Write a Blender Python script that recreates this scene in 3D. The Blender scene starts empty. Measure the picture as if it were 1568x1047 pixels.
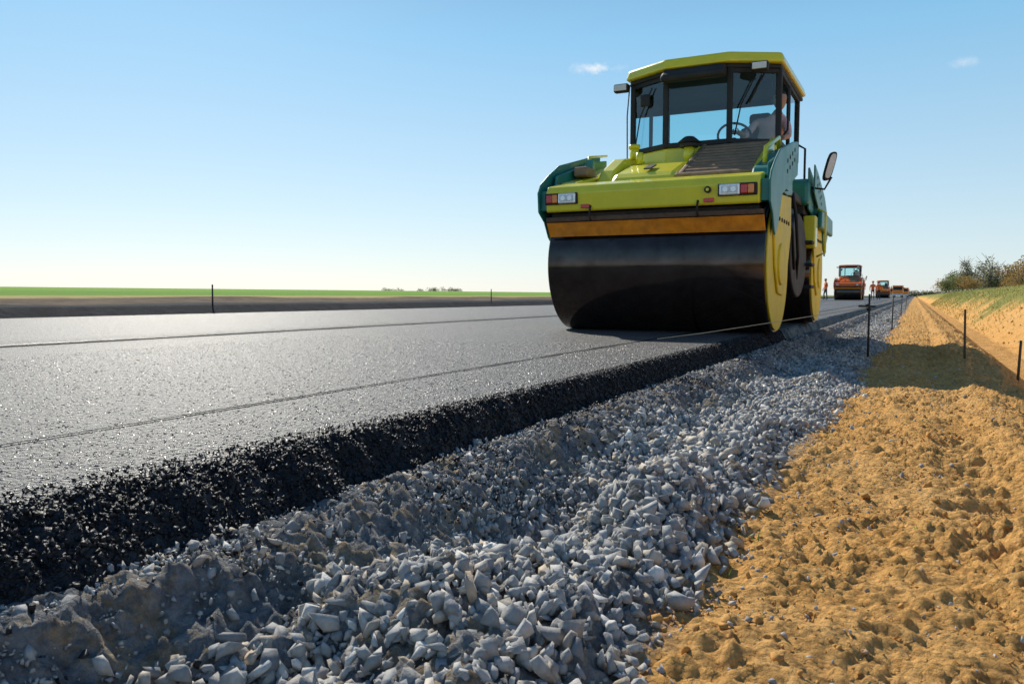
import bpy, bmesh, math, random
import numpy as np
from mathutils import Vector, Matrix
R=math.radians
random.seed(7); rng=np.random.default_rng(7)
scene=bpy.context.scene
COL=scene.collection
# ------------------------------------------------------------------ materials
def nodes(name):
    m=bpy.data.materials.new(name); m.use_nodes=True
    nt=m.node_tree; return m,nt,nt.nodes,nt.links,nt.nodes['Principled BSDF']
def ramp(n,l,src,stops):
    r=n.new('ShaderNodeValToRGB'); e=r.color_ramp.elements
    while len(e)<len(stops): e.new(0.5)
    for i,(p,c) in enumerate(stops): e[i].position=p; e[i].color=(*c,1)
    l.new(src,r.inputs[0]); return r.outputs[0]
def noise(n,l,vec,scale,detail=4,rough=0.6):
    t=n.new('ShaderNodeTexNoise'); t.inputs['Scale'].default_value=scale
    t.inputs['Detail'].default_value=detail; t.inputs['Roughness'].default_value=rough
    l.new(vec,t.inputs['Vector']); return t.outputs['Fac']
def mixc(n,l,fac,a,b,mode='MIX'):
    m=n.new('ShaderNodeMix'); m.data_type='RGBA'; m.blend_type=mode
    for s,v in ((m.inputs[0],fac),(m.inputs[6],a),(m.inputs[7],b)):
        if isinstance(v,(int,float)): s.default_value=v
        elif isinstance(v,tuple): s.default_value=(*v,1)
        else: l.new(v,s)
    return m.outputs[2]
def math_(n,l,op,a,b=0.0,clamp=False):
    m=n.new('ShaderNodeMath'); m.operation=op; m.use_clamp=clamp
    for s,v in zip(m.inputs,(a,b)):
        if isinstance(v,(int,float)): s.default_value=v
        else: l.new(v,s)
    return m.outputs[0]
def bump(n,l,p,h,strength,dist):
    b=n.new('ShaderNodeBump'); b.inputs['Strength'].default_value=strength
    b.inputs['Distance'].default_value=dist; l.new(h,b.inputs['Height']); l.new(b.outputs[0],p.inputs['Normal'])
def objco(n): return n.new('ShaderNodeTexCoord').outputs['Object']
def simple(name,col,rough=0.5,metal=0.0,var=0.12,scale=6,dust=0.0,coat=0.0,bmp=0.0):
    m,nt,n,l,p=nodes(name); v=objco(n)
    f=noise(n,l,v,scale,5)
    a=tuple(c*(1-var) for c in col); b=tuple(min(1,c*(1+var)) for c in col)
    c=ramp(n,l,f,[(0.3,a),(0.7,b)])
    if dust>0:
        f2=noise(n,l,v,3.3,6,0.7); d=ramp(n,l,f2,[(0.45,(0,0,0)),(0.75,(dust,)*3)])
        c=mixc(n,l,d,c,(0.22,0.17,0.12))
    l.new(c,p.inputs['Base Color']); p.inputs['Metallic'].default_value=metal
    r=math_(n,l,'MULTIPLY_ADD',f,0.3); 
    r.node.inputs[2].default_value=rough-0.15; l.new(r,p.inputs['Roughness'])
    p.inputs['Coat Weight'].default_value=coat
    if bmp>0: bump(n,l,p,noise(n,l,v,scale*12,3),0.4,bmp)
    return m
# asphalt
def mk_asphalt(name,base,sc,bs,dist,rough,spk,spec=0.35):
    m,nt,n,l,p=nodes(name); v=objco(n)
    vo=n.new('ShaderNodeTexVoronoi'); vo.inputs['Scale'].default_value=sc; l.new(v,vo.inputs['Vector'])
    vo2=n.new('ShaderNodeTexVoronoi'); vo2.inputs['Scale'].default_value=sc*2.3; l.new(v,vo2.inputs['Vector'])
    mp=n.new('ShaderNodeMapping'); mp.inputs['Scale'].default_value=(1.6,0.12,1); l.new(v,mp.inputs[0])
    big=noise(n,l,mp.outputs[0],1.0,5); fine=noise(n,l,v,sc*1.6,4,0.7); mid=noise(n,l,v,22,5,0.75)
    c=ramp(n,l,vo.outputs['Color'],[(0.15,tuple(x*0.45 for x in base)),(0.6,base),(0.95,spk)])
    c=mixc(n,l,ramp(n,l,big,[(0.35,(0,0,0)),(0.7,(0.45,)*3)]),c,tuple(x*1.45 for x in base))
    c=mixc(n,l,0.6,c,ramp(n,l,mid,[(0.35,(0.45,)*3),(0.62,(1.0,)*3)]),'MULTIPLY')
    l.new(c,p.inputs['Base Color'])
    rr=ramp(n,l,fine,[(0.3,(rough-0.12,)*3),(0.7,(rough+0.12,)*3)]); l.new(rr,p.inputs['Roughness'])
    p.inputs['Specular IOR Level'].default_value=spec
    h=math_(n,l,'ADD',math_(n,l,'MULTIPLY',vo.outputs['Distance'],-1.0),math_(n,l,'MULTIPLY',vo2.outputs['Distance'],-0.4))
    h=math_(n,l,'ADD',h,math_(n,l,'MULTIPLY',fine,0.5))
    h=math_(n,l,'ADD',h,math_(n,l,'MULTIPLY',mid,0.8))
    bump(n,l,p,h,bs,dist)
    return m
M_asph=mk_asphalt('asphalt_mat',(0.070,0.064,0.062),85,1.0,0.012,0.54,(0.26,0.24,0.23),0.5)
M_asph_d=mk_asphalt('fresh_asphalt_edge_mat',(0.014,0.015,0.018),140,0.8,0.004,0.55,(0.03,0.03,0.035))
M_tar=simple('tar_mat',(0.010,0.010,0.011),0.9); M_tar.node_tree.nodes['Principled BSDF'].inputs['Specular IOR Level'].default_value=0.1
# stones
def mk_rock(name,cols,bmpd=0.002,rough=0.8,spec=0.4):
    m,nt,n,l,p=nodes(name); v=objco(n)
    g=n.new('ShaderNodeNewGeometry').outputs['Random Per Island']
    c=ramp(n,l,g,cols)
    f=noise(n,l,v,60,5,0.7)
    c=mixc(n,l,0.5,c,ramp(n,l,f,[(0.3,(0.4,)*3),(0.62,(1.0,)*3)]),'MULTIPLY')
    l.new(c,p.inputs['Base Color']); p.inputs['Roughness'].default_value=rough; p.inputs['Specular IOR Level'].default_value=spec
    bump(n,l,p,noise(n,l,v,180,4,0.7),0.6,bmpd); return m
M_rock=mk_rock('crushed_stone_mat',[(0.0,(0.24,0.245,0.25)),(0.25,(0.44,0.43,0.41)),(0.45,(0.31,0.315,0.32)),(0.65,(0.60,0.57,0.52)),(0.8,(0.52,0.42,0.31)),(0.88,(0.34,0.34,0.34)),(1.0,(0.86,0.83,0.77))],0.003,0.75,0.3)
M_clod=mk_rock('clod_mat',[(0,(0.54,0.28,0.085)),(0.6,(0.68,0.37,0.12)),(0.88,(0.48,0.27,0.10)),(0.94,(0.50,0.49,0.47)),(1,(0.60,0.59,0.56))],0.003,0.95,0.1)
M_agg=mk_rock('aggregate_mat',[(0,(0.008,0.009,0.012)),(0.8,(0.018,0.019,0.023)),(1,(0.035,0.035,0.04))],0.001,0.58,0.35)
M_top=mk_rock('surface_stone_mat',[(0,(0.040,0.038,0.038)),(0.6,(0.09,0.086,0.085)),(0.9,(0.19,0.18,0.175)),(1,(0.38,0.36,0.34))],0.001,0.38,0.6)
# shoulder (compacted base -> soil -> ditch -> grass bank)
def mk_shoulder():
    m,nt,n,l,p=nodes('shoulder_mat'); v=objco(n)
    s=n.new('ShaderNodeSeparateXYZ'); l.new(v,s.inputs[0]); X=s.outputs[0]; Y=s.outputs[1]
    w=noise(n,l,v,3.0,5,0.7); Xw=math_(n,l,'ADD',X,math_(n,l,'MULTIPLY',math_(n,l,'SUBTRACT',w,0.5),0.35))
    f1=noise(n,l,v,9,6,0.7); f2=noise(n,l,v,70,4,0.7); f3=noise(n,l,v,1.3,4); f4=noise(n,l,v,28,5,0.75)
    base=ramp(n,l,f1,[(0.25,(0.15,0.155,0.165)),(0.5,(0.27,0.27,0.27)),(0.60,(0.38,0.29,0.19)),(0.70,(0.28,0.28,0.28)),(0.8,(0.42,0.42,0.41))])
    base=mixc(n,l,0.8,base,ramp(n,l,f4,[(0.35,(0.4,)*3),(0.6,(1.15,)*3)]),'MULTIPLY')
    soil=ramp(n,l,f1,[(0.25,(0.58,0.295,0.082)),(0.5,(0.76,0.405,0.125)),(0.75,(0.85,0.49,0.175))])
    soil=mixc(n,l,ramp(n,l,f3,[(0.4,(0,0,0)),(0.7,(0.5,)*3)]),soil,(0.88,0.53,0.21))
    soil=mixc(n,l,0.65,soil,ramp(n,l,f4,[(0.36,(0.50,0.44,0.38)),(0.52,(1.0,)*3)]),'MULTIPLY')
    grass=ramp(n,l,f1,[(0.3,(0.12,0.15,0.03)),(0.5,(0.24,0.24,0.06)),(0.7,(0.38,0.31,0.11))])
    a=math_(n,l,'MULTIPLY',math_(n,l,'ADD',Xw,0.43),12,True)
    c=mixc(n,l,a,base,soil)
    Xg=math_(n,l,'ADD',X,math_(n,l,'MULTIPLY',math_(n,l,'SUBTRACT',noise(n,l,v,0.22,5,0.6),0.5),5.0))
    Xg=math_(n,l,'ADD',Xg,math_(n,l,'MULTIPLY',math_(n,l,'MULTIPLY',math_(n,l,'SUBTRACT',Y,26.0),0.2,True),2.0))
    b=math_(n,l,'MULTIPLY',math_(n,l,'SUBTRACT',Xg,4.5),1.5,True)
    b=math_(n,l,'MULTIPLY',b,math_(n,l,'MULTIPLY',math_(n,l,'SUBTRACT',X,1.4),2.0,True))
    c=mixc(n,l,b,c,grass)
    c=mixc(n,l,0.5,c,ramp(n,l,f2,[(0.3,(0.55,)*3),(0.56,(1.0,)*3)]),'MULTIPLY')
    l.new(c,p.inputs['Base Color']); p.inputs['Roughness'].default_value=0.95; p.inputs['Specular IOR Level'].default_value=0.1
    vo=n.new('ShaderNodeTexVoronoi'); vo.inputs['Scale'].default_value=70; l.new(v,vo.inputs['Vector'])
    h=math_(n,l,'ADD',noise(n,l,v,45,6,0.75),math_(n,l,'MULTIPLY',vo.outputs['Distance'],-0.5))
    bump(n,l,p,h,1.0,0.016); return m
M_sh=mk_shoulder()
def mk_ground():
    m,nt,n,l,p=nodes('ground_mat'); v=objco(n)
    s=n.new('ShaderNodeSeparateXYZ'); l.new(v,s.inputs[0]); X=s.outputs[0]
    w=noise(n,l,v,0.5,5,0.7); Xw=math_(n,l,'ADD',X,math_(n,l,'MULTIPLY',math_(n,l,'SUBTRACT',w,0.5),1.6))
    f1=noise(n,l,v,2.5,6,0.7)
    mp=n.new('ShaderNodeMapping'); mp.inputs['Scale'].default_value=(0.03,0.006,1); l.new(v,mp.inputs[0])
    f2=noise(n,l,mp.outputs[0],1.0,5,0.6)
    dark=ramp(n,l,f1,[(0.3,(0.02,0.022,0.026)),(0.7,(0.05,0.05,0.055))])
    brown=ramp(n,l,f1,[(0.3,(0.07,0.05,0.038)),(0.7,(0.20,0.14,0.085))])
    dry=ramp(n,l,f1,[(0.3,(0.28,0.24,0.08)),(0.7,(0.55,0.43,0.17))])
    green=ramp(n,l,f2,[(0.3,(0.13,0.27,0.02)),(0.5,(0.19,0.36,0.035)),(0.62,(0.24,0.36,0.05)),(0.75,(0.32,0.37,0.09))])
    green=mixc(n,l,0.5,green,ramp(n,l,f1,[(0.3,(0.6,)*3),(0.6,(1.0,)*3)]),'MULTIPLY')
    c=mixc(n,l,math_(n,l,'MULTIPLY',math_(n,l,'ADD',X,12.0),4,True),brown,dark)
    c=mixc(n,l,math_(n,l,'MULTIPLY',math_(n,l,'SUBTRACT',-13.6,Xw),1.5,True),c,dry)
    c=mixc(n,l,math_(n,l,'MULTIPLY',math_(n,l,'SUBTRACT',-16.2,Xw),0.6,True),c,green)
    rg=ramp(n,l,f1,[(0.3,(0.14,0.16,0.04)),(0.7,(0.32,0.26,0.11))])
    c=mixc(n,l,math_(n,l,'MULTIPLY',X,1,True),c,rg)
    l.new(c,p.inputs['Base Color']); p.inputs['Roughness'].default_value=0.95; p.inputs['Specular IOR Level'].default_value=0.1
    bump(n,l,p,noise(n,l,v,6,6,0.8),0.6,0.08); return m
M_ground=mk_ground()
# machine materials
M_yel=simple('yellow_paint',(0.80,0.72,0.03),0.33,0,0.05,4,0.15,0.4)
M_yel2=simple('deep_yellow_paint',(0.80,0.58,0.012),0.55,0,0.12,5,0.22,0)
M_teal=simple('teal_paint',(0.015,0.20,0.17),0.45,0,0.1,5,0.2,0.1)
M_blk=simple('black_plastic',(0.018,0.018,0.02),0.7,0,0.2,8,0.08)
M_und=simple('dark_chassis',(0.02,0.018,0.017),0.7,0,0.3,8,0.3)
M_org=simple('orange_strip',(0.90,0.30,0.02),0.5,0,0.25,12,0.25)
M_rust=simple('rusty_steel',(0.12,0.07,0.045),0.7,0.3,0.4,20,0.3,bmp=0.003)
M_grl=simple('grille_brown',(0.26,0.16,0.09),0.5,0,0.3,10,0.3)
M_redpaint=simple('orange_red_paint',(0.80,0.15,0.02),0.35,0,0.1,5,0.2,0.3)
M_seat=simple('seat_fabric',(0.03,0.035,0.045),0.8)
M_wood=simple('stake_wood',(0.10,0.075,0.05),0.8,0,0.3,30)
M_chrome=simple('lamp_reflector',(0.75,0.76,0.78),0.25,0.6,0.05)
M_red=simple('red_lens',(0.60,0.02,0.015),0.25,0,0.1,30,0,0.5)
M_amb=simple('amber_lens',(0.85,0.25,0.02),0.25,0,0.1,30,0,0.5)
M_skin=simple('skin',(0.45,0.25,0.17),0.6)
M_shirt=simple('pink_shirt',(0.75,0.45,0.45),0.85)
M_vest=simple('orange_vest',(0.85,0.16,0.03),0.8)
M_trou=simple('dark_trousers',(0.03,0.035,0.06),0.85)
M_hair=simple('dark_hair',(0.02,0.015,0.012),0.7)
M_white=simple('white_paint',(0.75,0.75,0.75),0.5)
M_cord=simple('cord_mat',(0.03,0.028,0.025),0.7)
M_cordl=simple('pale_cord_mat',(0.60,0.48,0.30),0.7)
def mk_drum():
    m,nt,n,l,p=nodes('drum_steel'); v=objco(n)
    mp=n.new('ShaderNodeMapping'); mp.inputs['Scale'].default_value=(2.0,14,14); l.new(v,mp.inputs[0])
    f=noise(n,l,mp.outputs[0],3,6,0.7); f2=noise(n,l,v,5,5,0.7)
    l.new(ramp(n,l,f2,[(0.3,(0.05,0.037,0.033)),(0.7,(0.10,0.078,0.07))]),p.inputs['Base Color'])
    p.inputs['Metallic'].default_value=0.8
    l.new(ramp(n,l,f,[(0.3,(0.08,)*3),(0.7,(0.19,)*3)]),p.inputs['Roughness'])
    bump(n,l,p,f,0.04,0.002); return m
M_drum=mk_drum()
def mk_glass():
    m=bpy.data.materials.new('cab_glass'); m.use_nodes=True; n=m.node_tree.nodes; l=m.node_tree.links
    n.clear(); o=n.new('ShaderNodeOutputMaterial'); t=n.new('ShaderNodeBsdfTransparent'); t.inputs[0].default_value=(0.66,0.89,0.92,1)
    g=n.new('ShaderNodeBsdfGlossy'); g.inputs['Roughness'].default_value=0.02; g.inputs[0].default_value=(0.9,0.95,1,1)
    fr=n.new('ShaderNodeFresnel'); fr.inputs[0].default_value=1.7
    mx=n.new('ShaderNodeMixShader'); l.new(fr.outputs[0],mx.inputs[0]); l.new(t.outputs[0],mx.inputs[1]); l.new(g.outputs[0],mx.inputs[2]); l.new(mx.outputs[0],o.inputs[0])
    return m
M_glass=mk_glass()
def mk_leaf(name,a,b,c_):
    m,nt,n,l,p=nodes(name)
    g=n.new('ShaderNodeNewGeometry').outputs['Random Per Island']
    c=ramp(n,l,g,[(0,a),(0.5,b),(1,c_)]); l.new(c,p.inputs['Base Color']); p.inputs['Roughness'].default_value=0.8
    t=n.new('ShaderNodeBsdfTranslucent'); l.new(c,t.inputs[0]); mx=n.new('ShaderNodeMixShader'); mx.inputs[0].default_value=0.4
    l.new(p.outputs[0],mx.inputs[1]); l.new(t.outputs[0],mx.inputs[2]); l.new(mx.outputs[0],n['Material Output'].inputs[0])
    return m
M_lf_g=mk_leaf('leaf_green',(0.11,0.15,0.05),(0.17,0.21,0.06),(0.25,0.23,0.10))
M_lf_o=mk_leaf('leaf_autumn',(0.36,0.19,0.05),(0.48,0.29,0.08),(0.26,0.22,0.08))
M_lf_d=mk_leaf('leaf_dry',(0.26,0.24,0.14),(0.34,0.31,0.18),(0.20,0.21,0.11))
M_bark=simple('bark',(0.17,0.14,0.11),0.9)
# ------------------------------------------------------------------ mesh helpers
def empty(name,loc=(0,0,0)):
    o=bpy.data.objects.new(name,None); COL.objects.link(o); o.location=loc; return o
def addmesh(name,verts,faces,mat,parent=None,smooth=False):
    me=bpy.data.meshes.new(name); me.from_pydata([tuple(v) for v in verts],[],faces); me.update()
    bm=bmesh.new(); bm.from_mesh(me); bmesh.ops.recalc_face_normals(bm,faces=bm.faces); bm.to_mesh(me); bm.free()
    if mat: me.materials.append(mat)
    if smooth:
        for p in me.polygons: p.use_smooth=True
    o=bpy.data.objects.new(name,me); COL.objects.link(o)
    if parent: o.parent=parent
    return o
def bev(o,w,seg=2):
    if w>0:
        b=o.modifiers.new('b','BEVEL'); b.width=w; b.segments=seg; b.limit_method='ANGLE'; b.angle_limit=R(25)
    return o
def box(name,x0,x1,y0,y1,z0,z1,mat,parent=None,w=0.01):
    v=[(x,y,z) for x in(x0,x1) for y in(y0,y1) for z in(z0,z1)]
    f=[(0,1,3,2),(4,6,7,5),(0,4,5,1),(2,3,7,6),(0,2,6,4),(1,5,7,3)]
    return bev(addmesh(name,v,f,mat,parent),w)
def prism(name,poly,x0,x1,mat,parent=None,w=0.01):
    n=len(poly); v=[(x0,y,z) for y,z in poly]+[(x1,y,z) for y,z in poly]
    f=[tuple(range(n)),tuple(range(2*n-1,n-1,-1))]+[(i,(i+1)%n,n+(i+1)%n,n+i) for i in range(n)]
    return bev(addmesh(name,v,f,mat,parent),w)
def prismz(name,poly,z0,z1,mat,parent=None,w=0.01,inset=0):
    n=len(poly); cx=sum(p[0] for p in poly)/n; cy=sum(p[1] for p in poly)/n
    v=[(x,y,z0) for x,y in poly]+[(cx+(x-cx)*(1-inset),cy+(y-cy)*(1-inset),z1) for x,y in poly]
    f=[tuple(range(n)),tuple(range(2*n-1,n-1,-1))]+[(i,(i+1)%n,n+(i+1)%n,n+i) for i in range(n)]
    return bev(addmesh(name,v,f,mat,parent),w)
def cyl(name,p0,p1,r,mat,parent=None,seg=16,r1=None,w=0.0):
    p0=Vector(p0);p1=Vector(p1); d=(p1-p0).normalized(); r1=r if r1 is None else r1
    a=d.orthogonal().normalized(); b=d.cross(a); v=[]
    for p,rr in((p0,r),(p1,r1)):
        for i in range(seg):
            t=2*math.pi*i/seg; v.append(p+(a*math.cos(t)+b*math.sin(t))*rr)
    f=[tuple(range(seg-1,-1,-1)),tuple(range(seg,2*seg))]+[(i,(i+1)%seg,seg+(i+1)%seg,seg+i) for i in range(seg)]
    o=addmesh(name,v,f,mat,parent)
    for p in o.data.polygons: p.use_smooth=len(p.vertices)==4
    return bev(o,w)
def tube(name,pts,r,mat,parent=None,cyc=False,seg=8):
    P=[Vector(p) for p in pts]; n=len(P); v=[];f=[]; a=None
    for i,p in enumerate(P):
        q0=P[i-1] if (i>0 or cyc) else P[0]; q1=P[(i+1)%n] if (i<n-1 or cyc) else P[-1]
        d=(q1-q0).normalized()
        a=d.orthogonal().normalized() if a is None else (a-d*a.dot(d)).normalized()
        b=d.cross(a)
        for k in range(seg):
            t=2*math.pi*k/seg; v.append(p+(a*math.cos(t)+b*math.sin(t))*r)
    for i in range(n if cyc else n-1):
        j=(i+1)%n
        for k in range(seg): f.append((i*seg+k,i*seg+(k+1)%seg,j*seg+(k+1)%seg,j*seg+k))
    if not cyc: f+=[tuple(range(seg-1,-1,-1)),tuple(range((n-1)*seg,n*seg))]
    return addmesh(name,v,f,mat,parent,True)
# ------------------------------------------------------------------ people (built first: keeps evaluation cheap)
def person(name,J,E,rad,mats,parent=None,head=None,hands=(),hairmat=None,zmat=None,loc=(0,0,0),rot=0):
    names=list(J); me=bpy.data.meshes.new(name)
    vs=[J[k] for k in names]; ed=[(names.index(a),names.index(b)) for a,b in E]; rr=[rad[k] for k in names]
    for (wr,dirv,side) in hands:
        w=Vector(J[wr]); d=Vector(dirv).normalized(); s=Vector(side).normalized(); nrm=d.cross(s)
        for i,(off,L) in enumerate(((-0.03,0.065),(-0.01,0.075),(0.01,0.07),(0.03,0.055))):
            b=w+d*0.085+s*off; i0=len(vs)
            vs+= [b,b+d*L*0.5+nrm*0.012,b+d*L*0.85+nrm*0.04]; rr+=[0.010,0.009,0.0075]
            ed+=[(names.index(wr),i0),(i0,i0+1),(i0+1,i0+2)]
        i0=len(vs); b=w+d*0.03-s*0.035
        vs+=[b,b+d*0.035-s*0.02,b+d*0.06-s*0.015]; rr+=[0.012,0.010,0.009]; ed+=[(names.index(wr),i0),(i0,i0+1),(i0+1,i0+2)]
    me.from_pydata([tuple(v) for v in vs],ed,[])
    o=bpy.data.objects.new(name,me); COL.objects.link(o)
    sk=o.modifiers.new('s','SKIN'); sk.use_smooth_shade=True
    for i,d in enumerate(me.skin_vertices[0].data): d.radius=(rr[i],rr[i]*(0.8 if rr[i]>0.06 else 1)); d.use_root=(i==0)
    ss=o.modifiers.new('ss','SUBSURF'); ss.levels=1; ss.render_levels=1
    m2=bpy.data.meshes.new_from_object(o.evaluated_get(bpy.context.evaluated_depsgraph_get()))
    bpy.data.objects.remove(o); m2.materials.clear()
    for m in mats: m2.materials.append(m)
    for p in m2.polygons: p.material_index=zmat(p.center); p.use_smooth=True
    o=bpy.data.objects.new(name,m2); COL.objects.link(o); o.location=loc; o.rotation_euler[2]=rot
    if parent: o.parent=parent
    hc=Vector(head)
    bm=bmesh.new(); bmesh.ops.create_uvsphere(bm,u_segments=20,v_segments=14,radius=0.1)
    for v in bm.verts:
        v.co.z*=1.22; v.co.x*=0.80
        if v.co.z<-0.02: v.co.x*=1+v.co.z*2.2; 
        if v.co.y<-0.08 and abs(v.co.x)<0.02 and -0.04<v.co.z<0.01: v.co.y-=0.022
    hm=bpy.data.meshes.new('head'); 
    for f in bm.faces: f.smooth=True
    bm.to_mesh(hm); bm.free(); hm.materials.append(M_skin); hm.materials.append(hairmat or M_hair)
    for p in hm.polygons:
        c=p.center; p.material_index=1 if (c.z>0.055 or (c.y>0.01 and c.z>-0.05)) else 0
    h=bpy.data.objects.new('head',hm); COL.objects.link(h); h.parent=o; h.location=hc
    for sx in(-1,1):
        cyl('ear',(hc.x+sx*0.078,hc.y+0.01,hc.z-0.005),(hc.x+sx*0.09,hc.y+0.015,hc.z),0.026,M_skin,o,10)
        cyl('eye',(hc.x+sx*0.03,hc.y-0.085,hc.z+0.012),(hc.x+sx*0.03,hc.y-0.094,hc.z+0.012),0.010,M_hair,o,8)
    cyl('mouth',(hc.x-0.02,hc.y-0.082,hc.z-0.055),(hc.x+0.02,hc.y-0.082,hc.z-0.055),0.005,M_red,o,6)
    return o
EB=[('pel','sp'),('sp','ch'),('ch','nk'),('nk','hd'),('ch','ls'),('ls','le'),('le','lw'),('ch','rs'),('rs','re'),('re','rw'),('pel','lh'),('lh','lk'),('lk','la'),('la','lt'),('pel','rh'),('rh','rk'),('rk','ra'),('ra','rt')]
RB=dict(pel=.15,sp=.14,ch=.16,nk=.06,hd=.05,ls=.075,le=.048,lw=.032,rs=.075,re=.048,rw=.032,lh=.095,lk=.065,la=.045,lt=.04,rh=.095,rk=.065,ra=.045,rt=.04)
def worker(loc,rot,step=0.12):
    J=dict(pel=(0,0,.95),sp=(0,0,1.12),ch=(0,-.01,1.32),nk=(0,-.01,1.50),hd=(0,-.01,1.58),ls=(-.19,0,1.41),le=(-.26,.03,1.13),lw=(-.26,-.1,.90),rs=(.19,0,1.41),re=(.27,.03,1.14),rw=(.24,-.14,.98),
           lh=(-.10,0,.88),lk=(-.11,-step,.48),la=(-.12,-step*.5,.09),lt=(-.13,-step*.5-.15,.045),rh=(.10,0,.88),rk=(.11,step*.3,.48),ra=(.12,step,.09),rt=(.13,step-.15,.045))
    o=person('road_worker',J,EB,RB,[M_trou,M_vest,M_skin],None,(0,-.02,1.66),[('lw',(0,-.3,-1),(0,1,-.2)),('rw',(0,-.3,-1),(0,1,-.2))],None,
      lambda c:2 if (c.z>1.47 and abs(c.x)<.09) or (abs(c.x)>.2 and c.z<1.05) else (1 if c.z>.93 else 0),loc,rot)
    cyl('hard_hat',(0,-.02,1.71),(0,-.02,1.80),0.125,M_vest,o,16,0.07)
    return o
# ------------------------------------------------------------------ road roller
def roller(loc,P,T,D=None,close=False):
    """Local: x across, -y towards the front, drum axle at y=0."""
    g=empty('road_roller',loc); D=D or M_yel2; F=.11
    sh=lambda y: y+F*min(1,max(0,(-.5-y)/.2))
    def half(tag,fy):
        def q(poly): return [(fy(sh(y)),z) for y,z in poly]
        def yy(a,b): a,b=fy(sh(a)),fy(sh(b)); return (min(a,b),max(a,b))
        cyl(tag+'_drum',(-1.06,fy(0),.66),(1.05,fy(0),.66),.66,M_drum,g,96,w=0.012)
        for sx in(-1,1):
            s0=sx*1.05 if sx>0 else -1.06
            cyl(tag+'_drum_disc',(s0,fy(0),.66),(sx*1.068,fy(0),.66),.635,D,g,64)
            cyl(tag+'_hub',(sx*1.066,fy(0),.66),(sx*1.11,fy(0),.66),.20,D,g,32,w=.01)
            a,b=sorted((sx*1.070,sx*1.09))
            prism(tag+'_yoke',[(fy(y),z) for y,z in [(-.38,1.30),(.62,1.36),(.66,1.0),(.42,.55),(.16,.36),(-.10,.38),(-.30,.62),(-.40,.95)]],a,b,D,g,.008)
            for t in range(5):
                yb=-.15+.15*t; cyl(tag+'_bolt',(sx*1.089,fy(yb),1.08),(sx*1.10,fy(yb),1.08),.02,M_und,g,8)
            a,b=sorted((sx*1.092,sx*1.112))
            prism(tag+'_side_skirt',q([(-.90,1.17),(-.92,1.36),(-.86,1.45),(-.62,1.57),(-.30,1.70),(.50,1.90),(.90,1.97),(.90,1.62),(.30,1.44),(-.15,1.30),(-.36,.98),(-.50,.90),(-.62,.94),(-.76,1.08)]),a,b,T,g,.012)
            a,b=sorted((sx*1.03,sx*1.055)); prism(tag+'_side_plate',q([(-.60,1.40),(-.50,1.56),(.5,1.85),(.95,1.93),(.95,1.42),(.60,1.38)]),a,b,T,g,.01)
            for i in range(4):
                for j in range(2):
                    yb=.15+.16*i; zb=1.56+.06*i+.10*j
                    cyl(tag+'_vent_hole',(sx*1.108,fy(yb),zb),(sx*1.116,fy(yb),zb),.022,M_blk,g,10)
            a,b=sorted((sx*1.054,sx*1.094)); y0,y1=yy(-.30,.4); box(tag+'_plate_spacer',a,b,y0,y1,1.40,1.55,T,g,.003)
            y0,y1=yy(-.86,-.66); a,b=sorted((sx*1.02,sx*1.094)); box(tag+'_front_spacer',a,b,y0,y1,1.19,1.38,T,g,.003)
        prism(tag+'_beam',q([(-.885,1.165),(-.905,1.18),(-.92,1.345),(-.875,1.415),(-.60,1.47),(-.58,1.40),(-.60,1.20)]),-1.018,1.018,P,g,.014)
        prism(tag+'_under_beam_shade',q([(-.80,1.06),(-.80,1.162),(-.60,1.162),(-.52,1.06)]),-1.0,1.0,M_und,g,.005)  # dark block put in for the shade of the recess below the beam
        y0,y1=yy(-.86,-.76); box(tag+'_scraper_rail',-1.04,1.04,y0,y1,1.075,1.12,M_rust,g,.006)
        prism(tag+'_scraper_blade',[(fy(y),z) for y,z in [(-.725,1.068),(-.705,1.073),(-.620,.945),(-.638,.935)]],-1.045,1.045,M_org,g,.003)
        y0,y1=yy(-.60,1.0); box(tag+'_chassis',-1.0,1.0,y0,y1,1.36,1.47,M_und,g,.01)
    half('front',lambda y:y)
    half('rear',lambda y:3.4-y)
    for sx,c in((-1,-.85),(1,.83)):
        box('lamp_housing',c-.17,c+.17,-.935+F,-.90+F,1.235,1.345,M_blk,g,.01)
        xw=c+(.065 if sx<0 else -.065); xr=c-(.09 if sx<0 else -.09)
        box('headlamp_rim',xw-.09,xw+.09,-.952+F,-.93+F,1.24,1.34,M_chrome,g,.012)
        box('headlamp_bowl',xw-.072,xw+.072,-.956+F,-.949+F,1.258,1.322,M_white,g,.0)
        for hx in(-.035,.035): cyl('headlamp_bulb',(xw+hx,-.962+F,1.29),(xw+hx,-.955+F,1.29),.024,M_chrome,g,16)
        box('tail_lens',xr-.06,xr+.0,-.95+F,-.932+F,1.25,1.33,M_red,g,.008)
        box('indicator_lens',xr+.002,xr+.055,-.95+F,-.932+F,1.25,1.33,M_amb,g,.008)
        xf=c-sx*.25; box('reflector',xf-.045,xf+.045,-.935+F,-.905+F,1.19,1.225,M_red,g,.004)
    cyl('tie_down_plate',(.57,-.94+F,1.30),(.57,-.905+F,1.30),.03,M_und,g,16)
    cyl('tie_down_hole',(.57,-.945+F,1.30),(.57,-.939+F,1.30),.014,M_yel,g,12)
    for x in(-.55,.48):
        tube('hook',[(x,-.91+F,1.21),(x,-.94+F,1.15),(x,-.93+F,1.10),(x,-.9+F,1.07)],.010,M_und,g)
    for i in range(12): cyl('rail_bolt',(-.9+.165*i,-.865+F,1.10),(-.9+.165*i,-.85+F,1.10),.012,M_rust,g,8)
    # hood left of grille
    prism('hood',[(-.10,1.44),(-.08,1.54),(.02,1.62),(.45,1.77),(.85,1.84),(1.28,1.86),(1.28,1.44)],-.62,.06,P,g,.05)
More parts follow.
